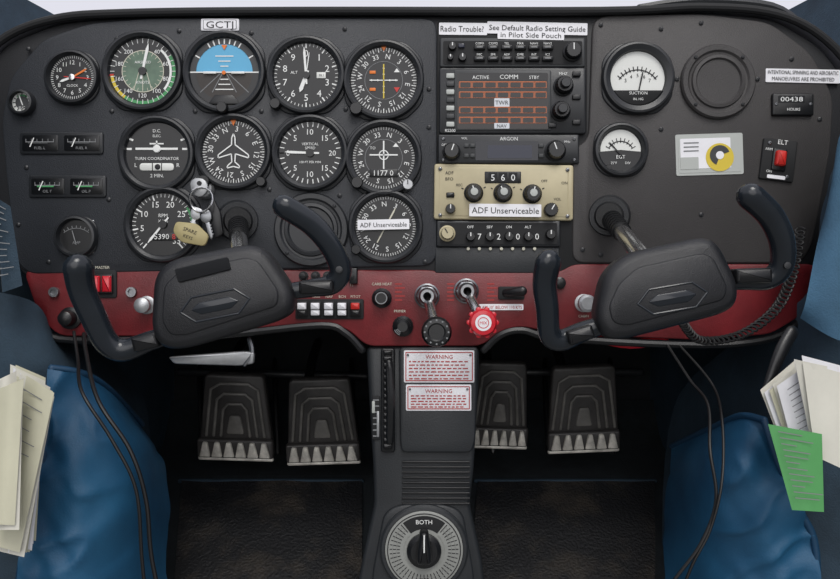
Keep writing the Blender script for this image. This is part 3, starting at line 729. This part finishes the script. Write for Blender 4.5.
# ============================================================ PEDALS
def pedal(cx,cy,w0,w1,hh,rot):
    o=O('rudder_pedal',250)
    o.X=Matrix.Translation((cx,cy,0))@Matrix.Rotation(rot,4,'Z')@Matrix.Rotation(-.22,4,'X')
    P=[(-w0/2,-hh/2),(w0/2,-hh/2),(w1/2,hh/2),(-w1/2,hh/2)]
    o.prism(roundpoly(P,5),-6,3,M['pedal'],2)
    for i,(a,t) in enumerate(((.80,-.40),(.60,-.28),(.40,-.16))):
        ww=w0*a/2;y0=hh*t;yb=hh*.22
        b=ww*1.25
        pts=[(-b,yb,4),(-ww,y0+6,4),(-ww*.6,y0,4),(ww*.6,y0,4),(ww,y0+6,4),(b,yb,4)]
        o.tube(pts,1.5,M['pedalr'],8,1)
    o.prism(roundpoly([(-w1*.07,-2),(w1*.07,-2),(w1*.12,hh*.2),(-w1*.12,hh*.2)],3),2,5,M['pedalr'],1)
    o.prism(rrect(0,hh*.37,w1*1.0,hh*.23,3),2,8,M['pedal'],2)
    for i in range(6):
        x=(i-2.5)*w1/6.5;t=w1*.055;a=-.05*(i-2.5)*6
        o.prism(roundpoly([(x-t*.55,hh*.28),(x+t*.55,hh*.28),(x+t*1.3-a,hh*.46),(x-t*1.3-a,hh*.46)],1.5),7,10.5,M['pedale'],1)
    o.tube([(-w1/2+2,hh*.5,4),(w1/2-2,hh*.5,4)],2.2,M['pedale'],8,1)
    o.tube([(-w0*.25,-hh*.3,-4),(-w0*.25,-hh*.5,-60),(-w0*.25,-hh*.55,-110)],5,M['black'],8,3)
    o.done()
pedal(236,416,58,76,88,.03);pedal(322,420,60,74,88,-.03);pedal(500,404,48,58,88,.03);pedal(583,408,62,72,88,-.04)
o=O('rudder_bar');o.tube([L(180,372,330),L(366,376,330)],6,M['bez'],12,1);o.tube([L(480,372,330),L(640,372,330)],6,M['bez'],12,1)
for x in(200,275,352,490,545,610):o.tube([L(x,360,380),L(x,382,330),L(x+3,452,300)],4,M['black'],8,3)
o.done()
o=O('parking_brake_handle');o.prism(roundpoly([(164,358),(240,352),(252,353),(251,365),(236,367),(170,365)],3),-16,-11,M['alu'],1.5);o.tube([(246,340,-16),(249,354,-14),(242,366,-12)],[3,3,2],M['steel'],8,3);o.done()

# ============================================================ SIDE POCKETS
def wr(sc_,amp,seed):
    def f(p,u,v):
        a=noise.noise(Vector((p.x*sc_*.9+p.y*.012,p.y*sc_*.35,seed)))
        b=noise.noise(Vector((p.x*.05-p.y*.03,p.y*.012,seed+4)))
        rg_=1-abs(noise.noise(Vector((p.x*.022+p.y*.018,p.y*.016-p.x*.006,seed+8))))*2
        return amp*(a*.8+b*.35+max(0,rg_)**2*.5)
    return f
o=O('storage_pocket')
grid=[[L(52,368,-40),L(84,374,-20),L(112,392,30),L(142,424,130)],
      [L(48,430,-50),L(90,425,-40),L(132,438,0),L(164,460,130)],
      [L(36,500,-60),L(88,495,-55),L(136,495,-10),L(170,505,110)],
      [L(22,560,-65),L(80,560,-60),L(132,560,-10),L(168,560,80)],
      [L(10,660,-70),L(70,660,-65),L(126,660,-20),L(170,660,30)]]
cols=o.surf(grid,16,16,M['blue'],wr(.03,14,1))
o.tube([g[0] for g in grid],3.5,M['blued'],8,5);o.tube(grid[0],3.5,M['blued'],8,5)
o.done(80)
o=O('storage_pocket')
grid=[[L(764,420,-40),L(740,416,-10),L(712,428,50),L(672,446,170)],
      [L(778,462,-55),L(744,455,-50),L(704,462,0),L(668,476,160)],
      [L(800,510,-60),L(752,512,-58),L(704,508,-10),L(664,518,140)],
      [L(816,552,-60),L(762,560,-60),L(706,560,-10),L(662,560,100)],
      [L(816,660,-65),L(770,660,-60),L(704,660,-20),L(664,660,40)]]
o.surf(grid,16,16,M['blue'],wr(.03,14,9))
o.tube([g[0] for g in grid],3.5,M['blued'],8,5);o.tube(grid[0],3.5,M['blued'],8,5)
o.done(80)
o=O('side_trim_panel')
o.surf([[L(-60,285,-40),L(30,300,-20),L(60,340,30),L(104,352,160)],[L(-60,340,-40),L(36,360,-20),L(88,375,40),L(130,380,200)],[L(-60,420,-40),L(40,420,-10),L(110,425,60),L(150,430,220)],[L(-60,680,-40),L(50,680,0),L(120,680,50),L(166,680,180)]],7,7,M['wall'],wr(.02,5,3));o.done(80)
o=O('side_trim_panel')
o.surf([[L(900,150,-50),L(840,160,-40),L(824,200,-30),L(815,262,-14)],[L(900,250,-50),L(838,262,-40),L(815,285,-25),L(800,300,-5)],[L(900,330,-50),L(826,345,-35),L(780,350,20),L(722,352,130)],[L(900,420,-50),L(810,430,-30),L(744,425,60),L(668,430,240)],[L(900,680,-50),L(800,680,-20),L(730,680,50),L(660,680,220)]],7,7,M['wall'],wr(.02,5,6));o.done(80)
o=O('door_panel');o.surf([[L(880,110,-90),L(842,130,-80),L(832,190,-66)],[L(880,200,-90),L(838,210,-80),L(818,240,-66)],[L(880,300,-90),L(838,300,-84),L(806,300,-70)],[L(880,345,-90),L(838,340,-84),L(800,318,-60)]],6,6,M['doorf']);o.done(80)
# ============================================================ PAPERS
def sheets(o,corners,n,mats,jit,y,dy,lines=True,fan=0):
    for i in range(n):
        m=M[mats[i%len(mats)]]
        ox,oy=random.uniform(-jit,jit),random.uniform(-jit*2,jit*2)
        t_=(i-n/2)*fan+random.uniform(-fan,fan)*.9
        cxm=sum(a for a,b in corners[:4])/4;cym=max(b for a,b in corners[:4])
        c=[]
        for a,b in corners[:4]:
            a2,b2=a-cxm,b-cym;a3=a2*math.cos(t_)-b2*math.sin(t_);b3=a2*math.sin(t_)+b2*math.cos(t_)
            c.append((cxm+a3+ox+i*corners[4][0],cym+b3+oy+i*corners[4][1]))
        rows=[]
        cv=random.uniform(2,6)
        for v in(0,.5,1):
            r=[]
            for u in(0,.5,1):
                a=Vector(c[0]).lerp(Vector(c[1]),u);b=Vector(c[3]).lerp(Vector(c[2]),u);p=a.lerp(b,v)
                r.append(L(p.x,p.y,y-i*dy-cv*math.sin(math.pi*u)-(1-v)*cv))
            rows.append(r)
        o.surf(rows,4,4,m)
        if lines and i>=n-3:
            for j in range(12):
                t=.06+.07*j;a=Vector(c[0]).lerp(Vector(c[3]),t);b=Vector(c[1]).lerp(Vector(c[2]),t);p=a.lerp(b,.1);q=a.lerp(b,random.uniform(.4,.88))
                P=L(p.x,p.y,y-i*dy);Q=L(q.x,q.y,y-i*dy);o.bar(P[0],P[1],Q[0],Q[1],.8,P[2]+cv*2+.6,M['dim'])
o=O('document_stack')
sheets(o,[(30,368),(59,383),(38,545),(10,540),(-1.4,.8)],14,['paper','paper2','label','paper'],2.5,-92,2.6,True,.013)
sheets(o,[(0,384),(24,374),(20,520),(-6,520),(-1,2)],5,['paper2','paper'],3,-138,3,False,.02)
o.done()
o=O('document_stack')
sheets(o,[(764,392),(800,364),(838,448),(790,470),(2,-1)],5,['paper','label','paper2'],2.5,-88,3,True,.025)
sheets(o,[(796,356),(845,368),(850,466),(812,450),(1,1)],4,['label','paper'],2,-110,3,False,.02)
o.done()
o=O('green_checklist_card');sheets(o,[(768,424),(822,434),(824,512),(792,510),(0,0)],1,['greenc'],0,-132,4,True);o.done()
o=O('checklist_booklet');sheets(o,[(-6,196),(10,206),(22,285),(2,292),(.5,.5)],2,['hub','wall'],0,-56,4,True);o.done()

# ============================================================ CORDS
def cord(name,P,r,m='cord'):
    o=O(name);o.tube([L(*p) for p in P],r,M[m],8,8);o.done()
cord('headset_cord',[(84,334,-8),(86,352,-30),(98,400,-80),(130,450,-90),(146,500,-90),(152,560,-90),(170,640,-90)],2.0)
cord('headset_cord',[(74,332,-12),(78,360,-40),(82,392,-90),(112,440,-96),(136,490,-96),(142,560,-96),(150,640,-96)],1.6)
cord('headset_cord',[(668,346,-6),(690,380,-20),(708,405,-50),(710,450,-80),(716,500,-90),(700,545,-95),(668,590,-95),(650,640,-90)],1.5)
cord('headset_cord',[(680,346,-6),(712,384,-20),(722,420,-60),(722,480,-90),(710,530,-95),(690,570,-95),(665,640,-90)],1.3)
o=O('microphone_coiled_cord')
path=crom([L(682,322,-40),L(700,340,-50),L(740,335,-50),L(775,310,-40),L(792,275,-40),L(800,230,-30)],40)
P=[]
for i,p in enumerate(path):
    a=i*1.35;P.append((p.x+3.4*math.cos(a),p.y+3.4*math.sin(a)*.9,p.z+3.2*math.sin(a+1)))
o.tube(P,1.3,M['cord'],6,2);o.done()
o=O('hand_microphone');o.tube([L(792,332,-80),L(780,354,-85),L(764,396,-88)],[6,6,3.5],M['black'],12,5,asp=.6);o.done()
o=O('cabin_air_vent_duct');o.tube([L(590,336,20),L(630,344,10),L(664,338,12)],[5,5,5],M['redk'],10,5);o.done()

# ============================================================ LIGHT / WORLD / CAMERA
wd=bpy.data.worlds.new('World');sc.world=wd;wd.use_nodes=True;nt=wd.node_tree
bg=nt.nodes['Background'];tc=nt.nodes.new('ShaderNodeTexCoord');sp=nt.nodes.new('ShaderNodeSeparateXYZ');rp=nt.nodes.new('ShaderNodeValToRGB')
nt.links.new(tc.outputs['Generated'],sp.inputs[0]);nt.links.new(sp.outputs['Z'],rp.inputs['Fac']);nt.links.new(rp.outputs['Color'],bg.inputs['Color'])
rp.color_ramp.elements[0].position=0.0;rp.color_ramp.elements[0].color=(.22,.22,.22,1)
rp.color_ramp.elements[1].position=.22;rp.color_ramp.elements[1].color=(.76,.76,.84,1)
bg.inputs['Strength'].default_value=1.0
def sun(name,e,ang,d,col):
    sl=bpy.data.lights.new(name,'SUN');sl.energy=e;sl.angle=math.radians(ang);sl.color=col
    so=bpy.data.objects.new(name,sl);sc.collection.objects.link(so)
    so.rotation_euler=Vector(d).to_track_quat('-Z','Y').to_euler();so.location=(0.3,-1.5,1.6)
sun('sun_light',1.5,26,(-.12,.62,-.78),(1,.97,.92))
sun('fill_sun',.75,50,(.05,.95,-.3),(1,.98,.96))  # added low fill sun from the camera side, brightens footwell and pedals
cam=bpy.data.cameras.new('camera');cam.sensor_width=36;cam.lens=36*D/840.0;cam.clip_start=.02
co=bpy.data.objects.new('camera',cam);sc.collection.objects.link(co);co.location=(0,-D*S,0);co.rotation_euler=(math.pi/2,0,0);sc.camera=co
